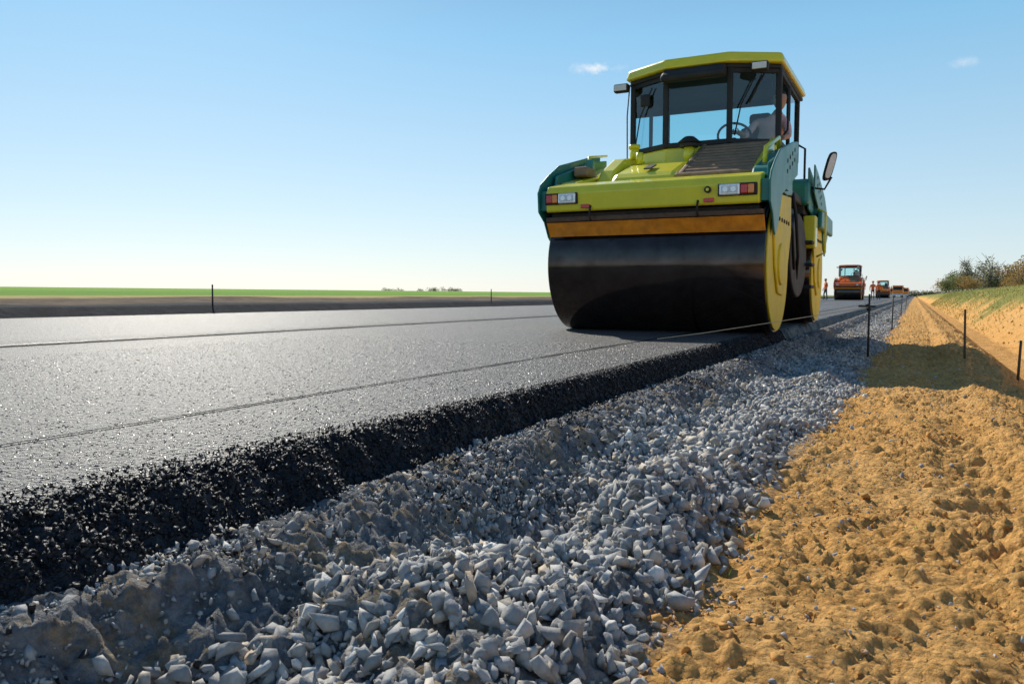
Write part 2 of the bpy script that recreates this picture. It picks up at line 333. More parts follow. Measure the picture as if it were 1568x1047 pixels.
    prism('hood_shoulder',[(-.02,1.44),(.0,1.56),(.12,1.68),(.50,1.86),(.9,1.93),(1.2,1.93),(1.2,1.44)],-.80,-.625,P,g,.03)
    prism('hood_latch',[(.05,1.655),(.25,1.72),(.25,1.735),(.05,1.67)],-.30,-.22,M_blk,g,0.004)
    prism('side_deck',[(-.48,1.43),(-.42,1.50),(.1,1.62),(.6,1.78),(.9,1.84),(.9,1.44)],-1.028,-.83,P,g,.02)
    box('deck_box',-1.0,-.84,-.15,.12,1.60,1.70,M_grl,g,.02); box('deck_latch',-.98,-.90,.15,.22,1.66,1.82,T,g,.01)
    tube('deck_rail',[(-.98,.2,1.7),(-.98,.25,1.86),(-.98,.8,1.96)],.014,M_yel,g)
    prism('deck_front',[(-.54,1.435),(-.50,1.475),(-.12,1.51),(-.12,1.435)],-.98,1.0,P,g,.01)
    prism('gap_shade_block',[(-.12,1.42),(-.12,1.52),(.0,1.52),(.0,1.42)],-1.0,.05,M_blk,g,.01)  # solid black block, its colour standing for shade in the hood recess
    gp=lambda o:[(-.06,1.45),(-.05,1.54+o),(1.02,2.02+o),(1.02,1.45)]
    prism('grille_core',gp(-.035),.12,.80,M_blk,g,0)
    for i in range(10):
        t=(i+.5)/10; y=-.03+1.02*t; z=1.54+.465*t
        prism('grille_slat',[(y-.035,z-.045),(y-.03,z+.018),(y+.012,z+.036),(y+.012,z+.02),(y-.012,z+.008),(y-.015,z-.03)],.125,.795,M_grl,g,0)
    prism('grille_rail',gp(.03),.80,.85,P,g,.012); prism('grille_rail',gp(.03),.075,.125,M_grl,g,.012)
    prism('grille_edge',[(-.075,1.535),(-.08,1.565),(-.04,1.59),(-.03,1.55)],.07,.86,M_grl,g,.004)
    prism('right_deck',[(-.4,1.44),(-.3,1.55),(.5,1.80),(1.0,1.93),(1.1,1.93),(1.1,1.44)],.86,1.025,T,g,.02)
    tube('handrail_yellow',[(.93,-.05,1.62),(.93,-.0,1.78),(.93,.75,2.0),(.93,.82,1.88)],.024,P,g)
    cyl('intake_pipe',(-.02,.80,1.80),(-.02,.80,2.0),.06,P,g,20); cyl('intake_collar',(-.02,.80,1.98),(-.02,.80,2.03),.10,M_blk,g,24,w=.01); cyl('intake_cap',(-.02,.80,2.03),(-.02,.80,2.10),.135,M_blk,g,24,.05,.01)
    cyl('tank_neck',(-.62,.72,1.88),(-.62,.72,2.0),.05,P,g,16); cyl('tank_cap',(-.62,.72,2.0),(-.62,.72,2.04),.065,P,g,16)
    cyl('tank_neck',(-.52,.60,1.80),(-.52,.60,1.93),.04,P,g,16)
    # centre frame / articulation
    box('centre_frame',-.72,.72,.75,2.65,.50,1.45,M_und,g,.03)
    box('cab_floor',-.98,.98,.95,3.0,1.46,1.56,M_und,g,.02)
    box('fuel_tank',.62,.98,1.05,2.25,.60,1.40,M_blk,g,.12)
    box('fuel_tank',-.98,-.62,1.05,2.25,.60,1.40,M_blk,g,.12)
    arc=[(1.72+.70*math.cos(a),.82+.48*math.sin(a)) for a in np.linspace(0,2*math.pi,28,endpoint=False)]
    prism('fender',arc,.96,1.04,M_blk,g,.02)
    for i in range(3): box('step',1.0,1.12,2.3,2.6,.45+.27*i,.49+.27*i,M_blk,g,.01)
    tube('hose',[(1.05,1.0,1.45),(1.08,1.1,1.2),(1.07,1.4,.8),(1.03,1.6,.55)],.018,M_blk,g)
    tube('hose',[(1.0,.9,1.35),(1.06,1.0,1.05),(1.05,1.25,.65)],.014,M_blk,g)
    prism('rear_hood',[(2.35,1.47),(2.35,1.74),(2.5,1.80),(4.0,1.75),(4.3,1.44)],-.98,1.06,T,g,.05)
    prism('rear_trim',[(2.8,1.22),(2.85,1.46),(4.25,1.43),(4.30,1.2)],1.115,1.17,T,g,.02)
    box('rear_yellow_box',.98,1.13,2.5,2.72,.95,1.35,P,g,.02)
    tube('rear_rail',[(1.12,2.75,1.45),(1.22,2.75,1.40),(1.22,2.75,.9),(1.12,2.75,.85)],.014,P,g)
    tube('mirror_arm',[(1.0,2.55,1.70),(1.22,2.5,1.66),(1.30,2.48,1.80)],.013,M_blk,g)
    mv=[];c=Vector((1.29,2.46,1.93))
    for i in range(20):
        a=2*math.pi*i/20; sx_=math.copysign(abs(math.cos(a))**.6,math.cos(a)); sz_=math.copysign(abs(math.sin(a))**.6,math.sin(a))
        mv.append((sx_*.055,sz_*.17))
    vs=[(c.x+a*.75+b*.25,c.y+a*.65,c.z+b) for a,b in mv]+[(c.x+a*.75+b*.25-.03,c.y+a*.65+.04,c.z+b) for a,b in mv]
    bev(addmesh('mirror',vs,[tuple(range(20)),tuple(range(39,19,-1))]+[(i,(i+1)%20,20+(i+1)%20,20+i) for i in range(20)],M_blk,g),.006)
    vs=[(c.x+a*.6+b*.22+.001,c.y+a*.52-.012,c.z+b*.85) for a,b in mv]; addmesh('mirror_white_face',vs,[tuple(range(20))],M_white,g)  # white paint stands in for the mirror's bright reflection
    # cab
    pl=[(-.36,1.05),(.36,1.05),(.84,1.33),(.84,2.80),(-.84,2.80),(-.84,1.33)]
    prismz('cab_base',pl,1.56,2.04,P,g,.02)
    z0,z1=2.04,2.87
    def post(nm,x,y,r=.03,zt=z1):
        box(nm,x-r,x+r,y-r,y+r,z0,zt,M_blk,g,.012)
    for x,y in pl: post('cab_pillar',x,y)
    post('door_pillar',.84,2.05,.022); post('door_pillar',-.84,2.05,.022)
    n6=len(pl)
    for i in range(n6):
        a=Vector(pl[i]);b=Vector(pl[(i+1)%n6]);d=(b-a).normalized()
        nn=Vector((d.y,-d.x))
        segs=[(a,b)]
        if abs(d.x)<1e-3:
            m=Vector((a.x,2.05)); segs=[(a,m),(m,b)]
        for s,e in segs:
            if not (s.x>0.8 and e.x>0.8 and min(s.y,e.y)<1.4):   # right front door window is open
                s2=s+d*.032;e2=e-d*.032
                addmesh('cab_window',[(s2.x,s2.y,z0+.05),(e2.x,e2.y,z0+.05),(e2.x,e2.y,z1-.05),(s2.x,s2.y,z1-.05)],[(0,1,2,3)],M_glass,g)
            for za,zb in((z0,z0+.05),(z1-.06,z1)):
                w_=.022; q_=[s+nn*w_,e+nn*w_,e-nn*w_,s-nn*w_]
                prismz('window_rail',[(p.x,p.y) for p in q_],za,zb,M_blk,g,0)
    rf=[(-.37,.93),(.37,.93),(.91,1.22),(.93,2.98),(-.93,2.98),(-.91,1.22)]
    prismz('roof_liner',[(x*.95,1.0+(y-.93)*.97) for x,y in rf],2.855,2.90,M_blk,g,.01)
    prismz('roof',rf,2.90,3.02,P,g,.03,.04)
    prismz('roof_cap',[(x*.86,1.1+(y-.93)*.85) for x,y in rf],3.015,3.045,P,g,.015,.06)
    prism('sun_visor',[(.84,2.80),(.96,2.90),(1.03,2.89),(1.03,2.76),(.86,2.74)],-.38,.33,M_blk,g,.03)
    for x,y in((.68,.98),(-.97,1.22)):
        box('work_lamp_body',x-.09,x+.09,y,y+.09,2.78,2.88,M_blk,g,.02); box('work_lamp_lens',x-.075,x+.075,y-.012,y+.002,2.795,2.865,M_white,g,.01)
    tube('lamp_bracket',[(-.97,1.26,2.84),(-.84,1.33,2.87)],.012,M_blk,g)
    tube('wiper',[(.42,1.04,2.12),(.48,1.06,2.45),(.62,1.14,2.78)],.008,M_blk,g); tube('wiper',[(-.78,1.24,2.12),(-.72,1.22,2.45),(-.55,1.13,2.76)],.008,M_blk,g)
    tube('wiper_blade',[(.56,1.11,2.48),(.70,1.20,2.80)],.010,M_blk,g)
    tube('grab_rail',[(.88,1.42,2.15),(.925,1.42,2.2),(.925,1.42,2.65),(.88,1.42,2.7)],.012,M_blk,g)
    tube('grab_rail',[(.88,2.70,1.6),(.96,2.70,1.7),(.96,2.70,2.2),(.88,2.70,2.25)],.014,M_blk,g)
    tube('cab_antenna',[(-.90,1.30,2.0),(-.90,1.28,2.5),(-.88,1.30,2.85)],.008,M_blk,g)
    box('round_mirror',-.70,-.58,1.14,1.18,2.56,2.70,M_blk,g,.03); box('inner_mirror',.60,.76,1.36,1.40,2.66,2.76,M_blk,g,.03)
    def seat(x):
        box('seat_base',x-.25,x+.25,1.85,2.35,1.80,1.97,M_seat,g,.06); box('seat_back',x-.24,x+.24,2.30,2.44,1.93,2.46,M_seat,g,.06); box('head_rest',x-.13,x+.13,2.33,2.42,2.47,2.62,M_seat,g,.04)
    seat(.46)
    box('dashboard',-.30,.30,1.18,1.40,2.04,2.12,M_blk,g,.03)
    cyl('steering_column',(.30,1.45,2.0),(.30,1.62,2.18),.035,M_blk,g,12)
    tube('steering_wheel',[(.30+.19*math.cos(a),1.62+.11*math.sin(a),2.22-.13*math.sin(a)) for a in np.linspace(0,2*math.pi,24,endpoint=False)],.014,M_blk,g,True)
    J=dict(pel=(.58,2.05,2.02),sp=(.62,2.03,2.15),ch=(.68,1.98,2.34),nk=(.735,1.93,2.50),hd=(.75,1.91,2.56),ls=(.49,1.97,2.44),le=(.40,1.78,2.24),lw=(.36,1.64,2.26),
           rs=(.83,1.93,2.41),re=(.89,1.76,2.20),rw=(.86,1.58,2.16),lh=(.49,1.98,2.0),lk=(.45,1.55,2.02),la=(.42,1.42,1.66),lt=(.42,1.28,1.60),rh=(.67,1.98,2.0),rk=(.68,1.55,2.02),ra=(.68,1.42,1.66),rt=(.68,1.28,1.60))
    person('driver',J,EB,{k:v*.9 for k,v in RB.items()},[M_trou,M_shirt,M_skin],g,(.765,1.88,2.645),[('lw',(-.2,-.9,-.1),(1,0,.2)),('rw',(-.2,-.8,-.5),(1,0,0))],None,
      lambda c:2 if c.z>2.49 or (c.y<1.72 and c.z>2.10) else (1 if c.z>2.06 and c.y>1.7 else 0))
    return g
roller((-2.25,8.0,0),M_yel,M_teal,close=True)
roller((-5.15,74,0.012),M_redpaint,M_redpaint,D=M_redpaint)
roller((-5.0,150,0),M_amb,M_redpaint,D=M_redpaint)
roller((-7.0,215,0.012),M_yel2,M_redpaint)
def truck(loc):
    g=empty('dump_truck',loc); 
    box('cab',-1.2,1.2,0,1.9,.9,3.0,M_amb,g,.12); box('windshield',-1.05,1.05,-.02,.04,1.9,2.75,M_blk,g,.03); box('bumper',-1.22,1.22,-.15,.2,.45,.95,M_white,g,.05)
    prism('dump_body',[(2.1,1.2),(2.0,3.1),(7.4,3.1),(7.6,1.3)],-1.25,1.25,M_amb,g,.04); box('frame',-.5,.5,.3,7.4,.75,1.15,M_und,g,.02)
    for y in(.9,5.0,6.4):
        for sx in(-1,1): cyl('wheel',(sx*.85,y,.52),(sx*1.2,y,.52),.52,M_blk,g,24,w=.04)
    for sx in(-1,1): box('head_lamp',sx*.9-.15,sx*.9+.15,-.18,-.14,.6,.8,M_chrome,g,.02); box('side_mirror',sx*1.4-.1,sx*1.4+.1,.2,.3,1.9,2.6,M_blk,g,.03)
truck((-4.0,225,0)); truck((-7.5,310,0)); truck((-3.2,290,0))
worker((-3.65,84,0),R(10)); worker((-3.2,86,0),R(200),.05); worker((-6.75,72,0.012),R(-60),.1)
# ------------------------------------------------------------------ numpy noise
def h2(xi,yi,s):
    with np.errstate(over='ignore'):
        h=(xi.astype(np.int64).astype(np.uint64)*np.uint64(374761393)+yi.astype(np.int64).astype(np.uint64)*np.uint64(668265263)+np.uint64(s*974634777))
        h&=np.uint64(0xffffffff); h=(h^(h>>np.uint64(13)))*np.uint64(1274126177); h&=np.uint64(0xffffffff)
        h=(h^(h>>np.uint64(15)))*np.uint64(2246822519); h&=np.uint64(0xffffffff); h^=h>>np.uint64(16)
    return h.astype(np.float64)/4294967295.0
def vn(x,y,s=0):
    xi=np.floor(x);yi=np.floor(y);fx=x-xi;fy=y-yi; fx=fx*fx*(3-2*fx);fy=fy*fy*(3-2*fy)
    a=h2(xi,yi,s);b=h2(xi+1,yi,s);c=h2(xi,yi+1,s);d=h2(xi+1,yi+1,s)
    return (a*(1-fx)+b*fx)*(1-fy)+(c*(1-fx)+d*fx)*fy-0.5
def fbm(x,y,s=0,o=4,g=0.5):
    r=0;a=1
    for i in range(o): r=r+a*vn(x*2**i+i*13.7,y*2**i+i*7.1,s+i); a*=g
    return r
def worley(x,y,s=0):
    xi=np.floor(x);yi=np.floor(y);best=np.full(x.shape,9.0)
    for i in(-1,0,1):
        for j in(-1,0,1):
            cx=xi+i;cy=yi+j
            d=(cx+h2(cx,cy,s)-x)**2+(cy+h2(cx,cy,s+5)-y)**2
            best=np.minimum(best,d)
    return np.sqrt(best)
def sm(a,b,x):
    t=np.clip((x-a)/(b-a),0,1); return t*t*(3-2*t)
PX=[-1.6,-1.24,-1.17,-1.10,-1.04,-0.97,-0.90,-0.80,-0.60,-0.45,-0.36,0.45,0.7,1.3,1.9,3.2,4.2,5.0,9]
PZ=[-0.25,-0.125,-0.105,-0.115,-0.15,-0.205,-0.235,-0.25,-0.235,-0.245,-0.25,-0.25,-0.30,-0.78,-0.82,0.25,0.80,0.88,0.75]
def H(X,Y,fine=True):
    xw=X+0.09*vn(X*0,Y*1.7,3)*sm(-1.2,-1.0,X)+0.05*fbm(X*3,Y*4,5,3)
    z=np.interp(xw,PX,PZ)
    gm=sm(-1.0,-0.85,X)*(1-sm(-0.5,-0.36,X))
    z=z+gm*(0.085*fbm(X*3.5,Y*2.6,11,3)+0.012)
    def mound(cx,cy,sx,sy,h): return h*np.exp(-((X-cx)/sx)**2-((Y-cy)/sy)**2)
    z=z+mound(-0.76,1.25,0.15,0.25,0.085)+mound(-0.60,2.15,0.12,0.35,0.09)+mound(-0.86,1.85,0.09,0.25,-0.05)+mound(-0.68,1.68,0.10,0.12,-0.04)+mound(-0.58,3.4,0.16,0.5,0.06)+mound(-0.52,1.1,0.16,0.3,0.02)+mound(-0.82,2.9,.08,.4,-.04)
    so=sm(-0.45,-0.3,X); far=1+sm(2.0,6.0,X)*7
    z=z+so*(0.040*fbm(X*3,Y*2.2,21,3)+0.026*fbm(X*11,Y*9,25,3)*far)
    z=z+so*0.06*np.exp(-((X-0.36-0.1*vn(X*0,Y*0.6,8))/0.10)**2)*(0.6+vn(X,Y*3,9))   # small berm at the ditch edge
    lug=np.sin((Y+0.25*np.abs(X-0.24))*2*np.pi/0.12)*np.exp(-((X-0.20)/0.11)**2)*np.clip(vn(X*2,Y*1.5,77)*2+.75,0,1)
    z=z+so*(0.016*lug-0.02*np.exp(-((X-0.20)/0.11)**2))*(1-sm(12,20,Y))
    if fine:
        bm_=sm(-1.22,-1.12,X)*(1-sm(-0.5,-0.3,X))
        z=z+bm_*(0.036*fbm(X*20,Y*15,31,4,0.7)+0.020*(0.5-worley(X*40,Y*40,41)))
        cl=np.clip(vn(X*3,Y*3,45)*3.2+0.25,0,1); cl2=np.clip(vn(X*5,Y*5,49)*3.2+0.3,0,1)
        wx=X+0.02*fbm(X*14,Y*14,2,2); wy=Y+0.02*fbm(X*14,Y*14,6,2)
        w1=worley(wx*20,wy*20,43); w2=worley(wx*48,wy*48,47)
        z=z+so*(cl*0.040*np.clip(0.55-w1,0,1)+cl2*0.026*np.clip(0.6-w2,0,1)+0.011*fbm(X*45,Y*45,51,3,0.7))
    return z
def gridmesh(name,xs,ys,zf,mat):
    X,Y=np.meshgrid(xs,ys); Z=zf(X,Y)
    nx,ny=len(xs),len(ys)
    co=np.stack([X,Y,Z],-1).reshape(-1,3).astype(np.float32)
    idx=np.arange(nx*ny).reshape(ny,nx)
    q=np.stack([idx[:-1,:-1],idx[:-1,1:],idx[1:,1:],idx[1:,:-1]],-1).reshape(-1,4)
    me=bpy.data.meshes.new(name); me.vertices.add(len(co)); me.vertices.foreach_set('co',co.ravel())
    me.loops.add(q.size); me.loops.foreach_set('vertex_index',q.ravel().astype(np.int32))
    me.polygons.add(len(q)); me.polygons.foreach_set('loop_start',(np.arange(len(q))*4).astype(np.int32))
    me.polygons.foreach_set('use_smooth',np.ones(len(q),bool)); me.update(calc_edges=True)
    me.materials.append(mat); o=bpy.data.objects.new(name,me); COL.objects.link(o); return o
ys=[-3.0]; 
while ys[-1]<1600:
    y=ys[-1]; ys.append(y+ (0.03 if y<0.2 else 0.008*max(1,y/1.6)))
ys=np.array(ys)
xs=np.concatenate([np.arange(-1.5,-1.26,0.03),np.arange(-1.26,0.8,0.008),np.arange(0.8,2.2,0.05),np.arange(2.2,9.1,0.12)])
shoulder=gridmesh('road_shoulder',xs,ys,lambda X,Y:H(X,Y),M_sh)
RX=[-11.0,-5.47,-5.44,-1.315,-1.29,-1.262,-1.225,-1.18]
RZ=[0.012,0.012,0.0,0.0,-0.010,-0.040,-0.105,-0.19]
def nearw(Y): return 1-sm(1.0,3.2,Y)          # the unrolled edge spreads wider close to the start of the lift
def XW(X,Y):
    nn=nearw(Y)*sm(-2.2,-1.7,X)
    return (1-nn)*X+nn*(-1.225+.43*(X+1.19))+(0.035*fbm(X*0,Y*2.2,61,3)+0.03*fbm(X*0,Y*9,64,3))*sm(-2,-1.4,X)
def HR(X,Y):
    xw=XW(X,Y)
    z=np.interp(xw,RX,RZ); e=sm(-1.33,-1.27,xw)
    z=z+e*(0.020*(0.5-worley(X*38,Y*38,63))+0.018*fbm(X*28,Y*28,67,3))+sm(-1.6,-1.3,X)*0.003*fbm(X*60,Y*60,68,2)
    return z
rxs=np.concatenate([[-11.0,-10.5,-9,-7.5,-6,-5.47,-5.44,-5,-4,-3,-2.5,-2.0],np.arange(-1.9,-1.5,0.03),np.arange(-1.5,-1.10,0.0065)])
road=gridmesh('asphalt_road',rxs,ys,HR,M_asph)
road.data.materials.append(M_asph_d)
cx=(rxs[:-1]+rxs[1:])/2; rowy=(ys[:-1]+ys[1:])/2
CX,RY=np.meshgrid(cx,rowy); mi=((XW(CX,RY)+0.02*vn(CX*50,RY*50,5))>-1.30).astype(np.int32).ravel()
road.data.polygons.foreach_set('material_index',mi)
sy=np.concatenate([np.arange(-3,30,0.12),np.geomspace(30,1500,60)])
def strip(name,xc,hw,z,mat,parent,s,grow=0.0):
    wv=hw*(1+0.7*vn(sy*3,sy*0,s))*(1+grow*np.clip(sy,0,200)); v=[];f=[]
    for i,y in enumerate(sy):
        v+= [(xc-wv[i],y,z),(xc+wv[i],y,z)]
        if i: f.append((2*i-2,2*i-1,2*i+1,2*i))
    return addmesh(name,v,f,mat,parent)
strip('joint_seam',-5.385,0.045,0.004,M_tar,road,1)
strip('dark_lane_line',-1.90,0.0065,0.0045,M_tar,road,4,.10)  # thin dark line along the lane, wider with distance
GX=[-3500,-400,-120,-60,-30,-20,-15.5,-14.0,-13.2,-12.3,-11.6,-11.25,-11.0,-10.9,-10.8,-1.5,8.8,8.9,9.5,20,60,400,3500]
GZ=[25,3.3,1.18,0.64,0.40,0.325,0.29,0.27,0.25,0.20,0.17,0.155,0.03,-0.02,-0.6,-1.2,-1.2,0.74,0.75,0.8,1.1,1.5,3]
gys=np.concatenate([np.linspace(-60,-3,6),np.linspace(0,60,61),np.geomspace(62,4000,50)])
gxs=[]
for a,b in zip(GX[:-1],GX[1:]):
    gxs+=list(np.linspace(a,b,4 if -60<a<-10 else 2,endpoint=False))
gxs=np.array(gxs+[GX[-1]])
ground=gridmesh('ground',gxs,gys,lambda X,Y:np.interp(X,GX,GZ)+0.06*fbm(X*0.8,Y*0.6,71,3)*sm(-11.0,-12.0,X)*sm(-16,-13,X)+0.02*fbm(X*.1,Y*.05,73,3)*sm(-12,-16,X),M_ground)
# ------------------------------------------------------------------ rocks
def rock_variants(n,pts,flat=0.62,boxy=1.0):
    out=[]
    for k in range(n):
        bm=bmesh.new()
        sc=Vector((1,random.uniform(0.5,0.92),random.uniform(flat*0.55,flat*1.2)))
        for i in range(pts+random.randint(-1,2)):
            v=Vector((random.gauss(0,1),random.gauss(0,1),random.gauss(0,1))).normalized()
            mx=max(abs(v.x),abs(v.y),abs(v.z)); v=v*((1-boxy*0.7)+boxy*0.7*(0.78/mx))*random.uniform(0.82,1.12)
            bm.verts.new(Vector((v.x*sc.x,v.y*sc.y,v.z*sc.z)))
        r=bmesh.ops.convex_hull(bm,input=bm.verts)
        dead=[g for g in r['geom_interior'] if isinstance(g,bmesh.types.BMVert)]
        bmesh.ops.delete(bm,geom=dead,context='VERTS')
        bmesh.ops.triangulate(bm,faces=bm.faces); bm.verts.ensure_lookup_table(); bm.verts.index_update()
        out.append((np.array([v.co[:] for v in bm.verts]),np.array([[v.index for v in f.verts] for f in bm.faces]))); bm.free()
    return out
def scatter(name,P,S,variants,mat,parent=None,tilt=math.pi):
    N=len(P); k=rng.integers(0,len(variants),N)
    yaw=rng.uniform(0,2*math.pi,N); t1=rng.normal(0,tilt,N); t2=rng.normal(0,tilt,N)
    V=[];F=[];off=0
    for i,(vv,ff) in enumerate(variants):
        m=np.where(k==i)[0]
        if len(m)==0: continue
        c,s=np.cos(yaw[m]),np.sin(yaw[m]);c1,s1=np.cos(t1[m]),np.sin(t1[m]);c2,s2=np.cos(t2[m]),np.sin(t2[m])
        x,y,z=vv[:,0][None],vv[:,1][None],vv[:,2][None]
        y,z=c1[:,None]*y-s1[:,None]*z,s1[:,None]*y+c1[:,None]*z
        x,z=c2[:,None]*x+s2[:,None]*z,-s2[:,None]*x+c2[:,None]*z
        x,y=c[:,None]*x-s[:,None]*y,s[:,None]*x+c[:,None]*y
        W=np.stack([x,y,z],-1)*S[m][:,None,None]+P[m][:,None,:]
        V.append(W.reshape(-1,3)); nv=len(vv)
        F.append((ff[None]+(np.arange(len(m))*nv)[:,None,None]).reshape(-1,3)+off); off+=len(m)*nv
    V=np.concatenate(V).astype(np.float32);F=np.concatenate(F).astype(np.int32)
    me=bpy.data.meshes.new(name); me.vertices.add(len(V)); me.vertices.foreach_set('co',V.ravel())
    me.loops.add(F.size); me.loops.foreach_set('vertex_index',F.ravel())
    me.polygons.add(len(F)); me.polygons.foreach_set('loop_start',(np.arange(len(F))*3).astype(np.int32)); me.update(calc_edges=True)
    me.materials.append(mat); o=bpy.data.objects.new(name,me); COL.objects.link(o)
    if parent: o.parent=parent
    return o
RV=rock_variants(40,10); RVs=rock_variants(14,8)
Ps=[];Ss=[]
def lay(n,x0,x1,y0,y1,s0,s1,lift,powy=1.0,keep=None):
    X=rng.uniform(x0,x1,n); Y=y0+(y1-y0)*rng.uniform(0,1,n)**powy
    if keep is not None:
        k=keep(X,Y)>rng.uniform(0,1,n); X=X[k];Y=Y[k]
    S=s0+(s1-s0)*rng.beta(1.4,3.0,len(X)); Z=H(X,Y,False)+S*lift
    Ps.append(np.stack([X,Y,Z],-1)); Ss.append(S)
def left_edge(X,Y):
    wob=0.22*vn(Y*1.3,Y*0,91)+0.06*vn(Y*7,Y*0,92)
    return sm(-1.0,-0.86,X+wob)*(1-sm(-0.50,-0.30,X+wob*0.8))
lay(17000,-1.12,-0.25,-0.6,5,0.008,0.034,0.30,1.0,left_edge)
lay(8500,-1.12,-0.25,-0.6,5,0.012,0.040,0.7,1.0,lambda X,Y:left_edge(X,Y)*sm(-0.05,0.25,fbm(X*3,Y*3,15,2)+0.15))
lay(14000,-1.10,-0.25,5,16,0.014,0.036,0.4,1.3,left_edge)
lay(9000,-1.10,-0.25,16,60,0.022,0.045,0.4,1.5,left_edge)
patch=lambda X,Y:np.clip(0.55+2.0*vn(X*5,Y*5,95),0.12,1)
lay(60000,-1.22,-0.80,-0.2,10,0.002,0.012,0.25,1.4,patch)
lay(3200,-1.2,-0.80,-0.2,10,0.008,0.030,0.2,1.3,patch)
lay(5000,-0.5,0.1,-0.2,9,0.003,0.015,0.3,1.0,lambda X,Y:np.exp(-(X+0.42)/0.12))
lay(700,-0.45,0.7,0.2,12,0.005,0.018,0.3,1.2)
scatter('crushed_stone_gravel',np.concatenate(Ps),np.concatenate(Ss),RV,M_rock)
Ps=[];Ss=[]
lay(34000,-0.42,0.9,0.2,9,0.002,0.010,0.4,1.3,lambda X,Y:np.clip(0.35+1.6*vn(X*4,Y*4,45),0.05,1))
lay(5500,-0.40,0.9,0.2,14,0.008,0.028,0.15,1.2,lambda X,Y:np.clip(0.25+1.6*vn(X*2,Y*2,46),0.02,1))
lay(900,1.9,4.6,6,60,0.02,0.09,0.1,1.2)
scatter('soil_clods',np.concatenate(Ps),np.concatenate(Ss),RV,M_clod)
n=52000; xw=rng.uniform(-1.335,-1.165,n); Y=-0.2+9*rng.uniform(0,1,n)**1.6; nn=nearw(Y); X=(xw+nn*.7133)/(1-.57*nn)
S=rng.uniform(0.003,0.0105,n)*(1+Y*0.06); Z=HR(X,Y)+S*0.25; k=(xw>-1.305)|(rng.uniform(0,1,n)<0.35)
S=np.where(xw<-1.30,S*0.6,S)
A1=np.stack([X,Y,Z],-1)[k]; S1=S[k]
n=14000; Y=-0.2+9*rng.uniform(0,1,n)**1.4; X=-1.23+.05*nearw(Y)+0.22*rng.uniform(0,1,n)**2.4; k=rng.uniform(0,1,n)<np.clip(.45+1.6*vn(X*4,Y*4,55),.03,1); X=X[k];Y=Y[k]
S=rng.uniform(0.003,0.012,len(X)); Z=H(X,Y)+S*.35
scatter('edge_aggregate',np.concatenate([A1,np.stack([X,Y,Z],-1)]),np.concatenate([S1,S]),RVs,M_agg,road)
n=60000; X=-1.34-3.2*rng.uniform(0,1,n)**1.3; Y=0.3+5.2*rng.uniform(0,1,n)**1.3
S=rng.uniform(0.003,0.0085,n); Z=HR(X,Y)-S*0.22; k=(XW(X,Y)<-1.31)
scatter('surface_aggregate',np.stack([X,Y,Z],-1)[k],S[k],RVs,M_top,road,tilt=.35)
# ------------------------------------------------------------------ stakes and cord
def stake(x,y,h,r=.014,zb=None,mat=M_wood):
    z=float(H(np.array([x]),np.array([y]),False)[0]) if zb is None else zb
    g=empty('survey_stake',(x,y,z)); cyl('shaft',(0,0,-.08),(random.uniform(-.02,.02),0,h),r,mat,g,8,r*.85)
    return g,z
s1,z1_=stake(-.40,8.6,.62,.011,mat=M_cord)
tube('clip',[(-.10,0,.50),(.06,0,.50)],.009,M_cord,s1); tube('cross_bar',[(0,-.0,.46),(-.02,.0,.52)],.02,M_cord,s1)
stake(.43,8.5,.48,.011); stake(.88,8.77,.38,.013); stake(-.36,16,.62,.012,mat=M_cord); stake(-.36,26,.62,.012,mat=M_cord); stake(-.36,40,.62,.013,mat=M_cord)
for x,y in((-11.2,10.3),(-11.2,20.8)): stake(x,y,.42,.016,.1,M_cord)
tube('string_line',[(-1.86,6.3,.006),(-1.6,6.75,.04),(-1.22,7.34,.105),(-.8,7.98,.18),(-.40,8.6,.25),(-.36,16,.30),(-.36,26,.30),(-.36,40,.3)],.0035,M_cordl)
# ------------------------------------------------------------------ vegetation
def leafcloud(V,F,c,rad,n,s):
    for _ in range(n):
        d=Vector((random.gauss(0,1),random.gauss(0,1),random.gauss(0,1))).normalized()*random.random()**.4
        p=Vector((c[0]+d.x*rad[0],c[1]+d.y*rad[1],c[2]+d.z*rad[2]))
        a=Vector((random.gauss(0,1),random.gauss(0,1),random.gauss(0,1))).normalized()*s*random.uniform(.5,1.2); b=a.orthogonal().normalized()*s*random.uniform(.4,.9)
        i=len(V); V+= [p-a,p+b,p+a,p-b]; F.append((i,i+1,i+2,i+3))
def tree(name,x,y,z,h,w,mat,dens=1.0,bare=False):
    g=empty(name,(x,y,z)); V=[];F=[]
    tube('trunk',[(0,0,-.2),(random.uniform(-.1,.1),0,h*.35),(random.uniform(-.2,.2),0,h*.75)],h*.018,M_bark,g,seg=6)
    for i in range(13):
        a=random.uniform(0,6.28); z0=h*random.uniform(.06,.6); L=w*random.uniform(.5,1); e=Vector((math.cos(a)*L*.8,math.sin(a)*L*.8,z0+h*random.uniform(.10,.36)))
        tube('limb',[(0,0,z0),(e.x*.5,e.y*.5,z0*.4+e.z*.6),tuple(e)],h*.007,M_bark,g,seg=4)
        leafcloud(V,F,e,(w*.38,w*.38,h*.15),int(80*dens),h*.03)
        leafcloud(V,F,(e.x*.5,e.y*.5,e.z*.7),(w*.35,w*.35,h*.2),int(55*dens),h*.03)
        if bare:
            for k in range(6):
                q=e+Vector((random.uniform(-.5,.5)*w,random.uniform(-.5,.5)*w,random.uniform(.1,.25)*h)); tube('twig',[tuple(e),tuple(q)],h*.004,M_bark,g,seg=3)
    addmesh('crown',V,F,mat,g); return g
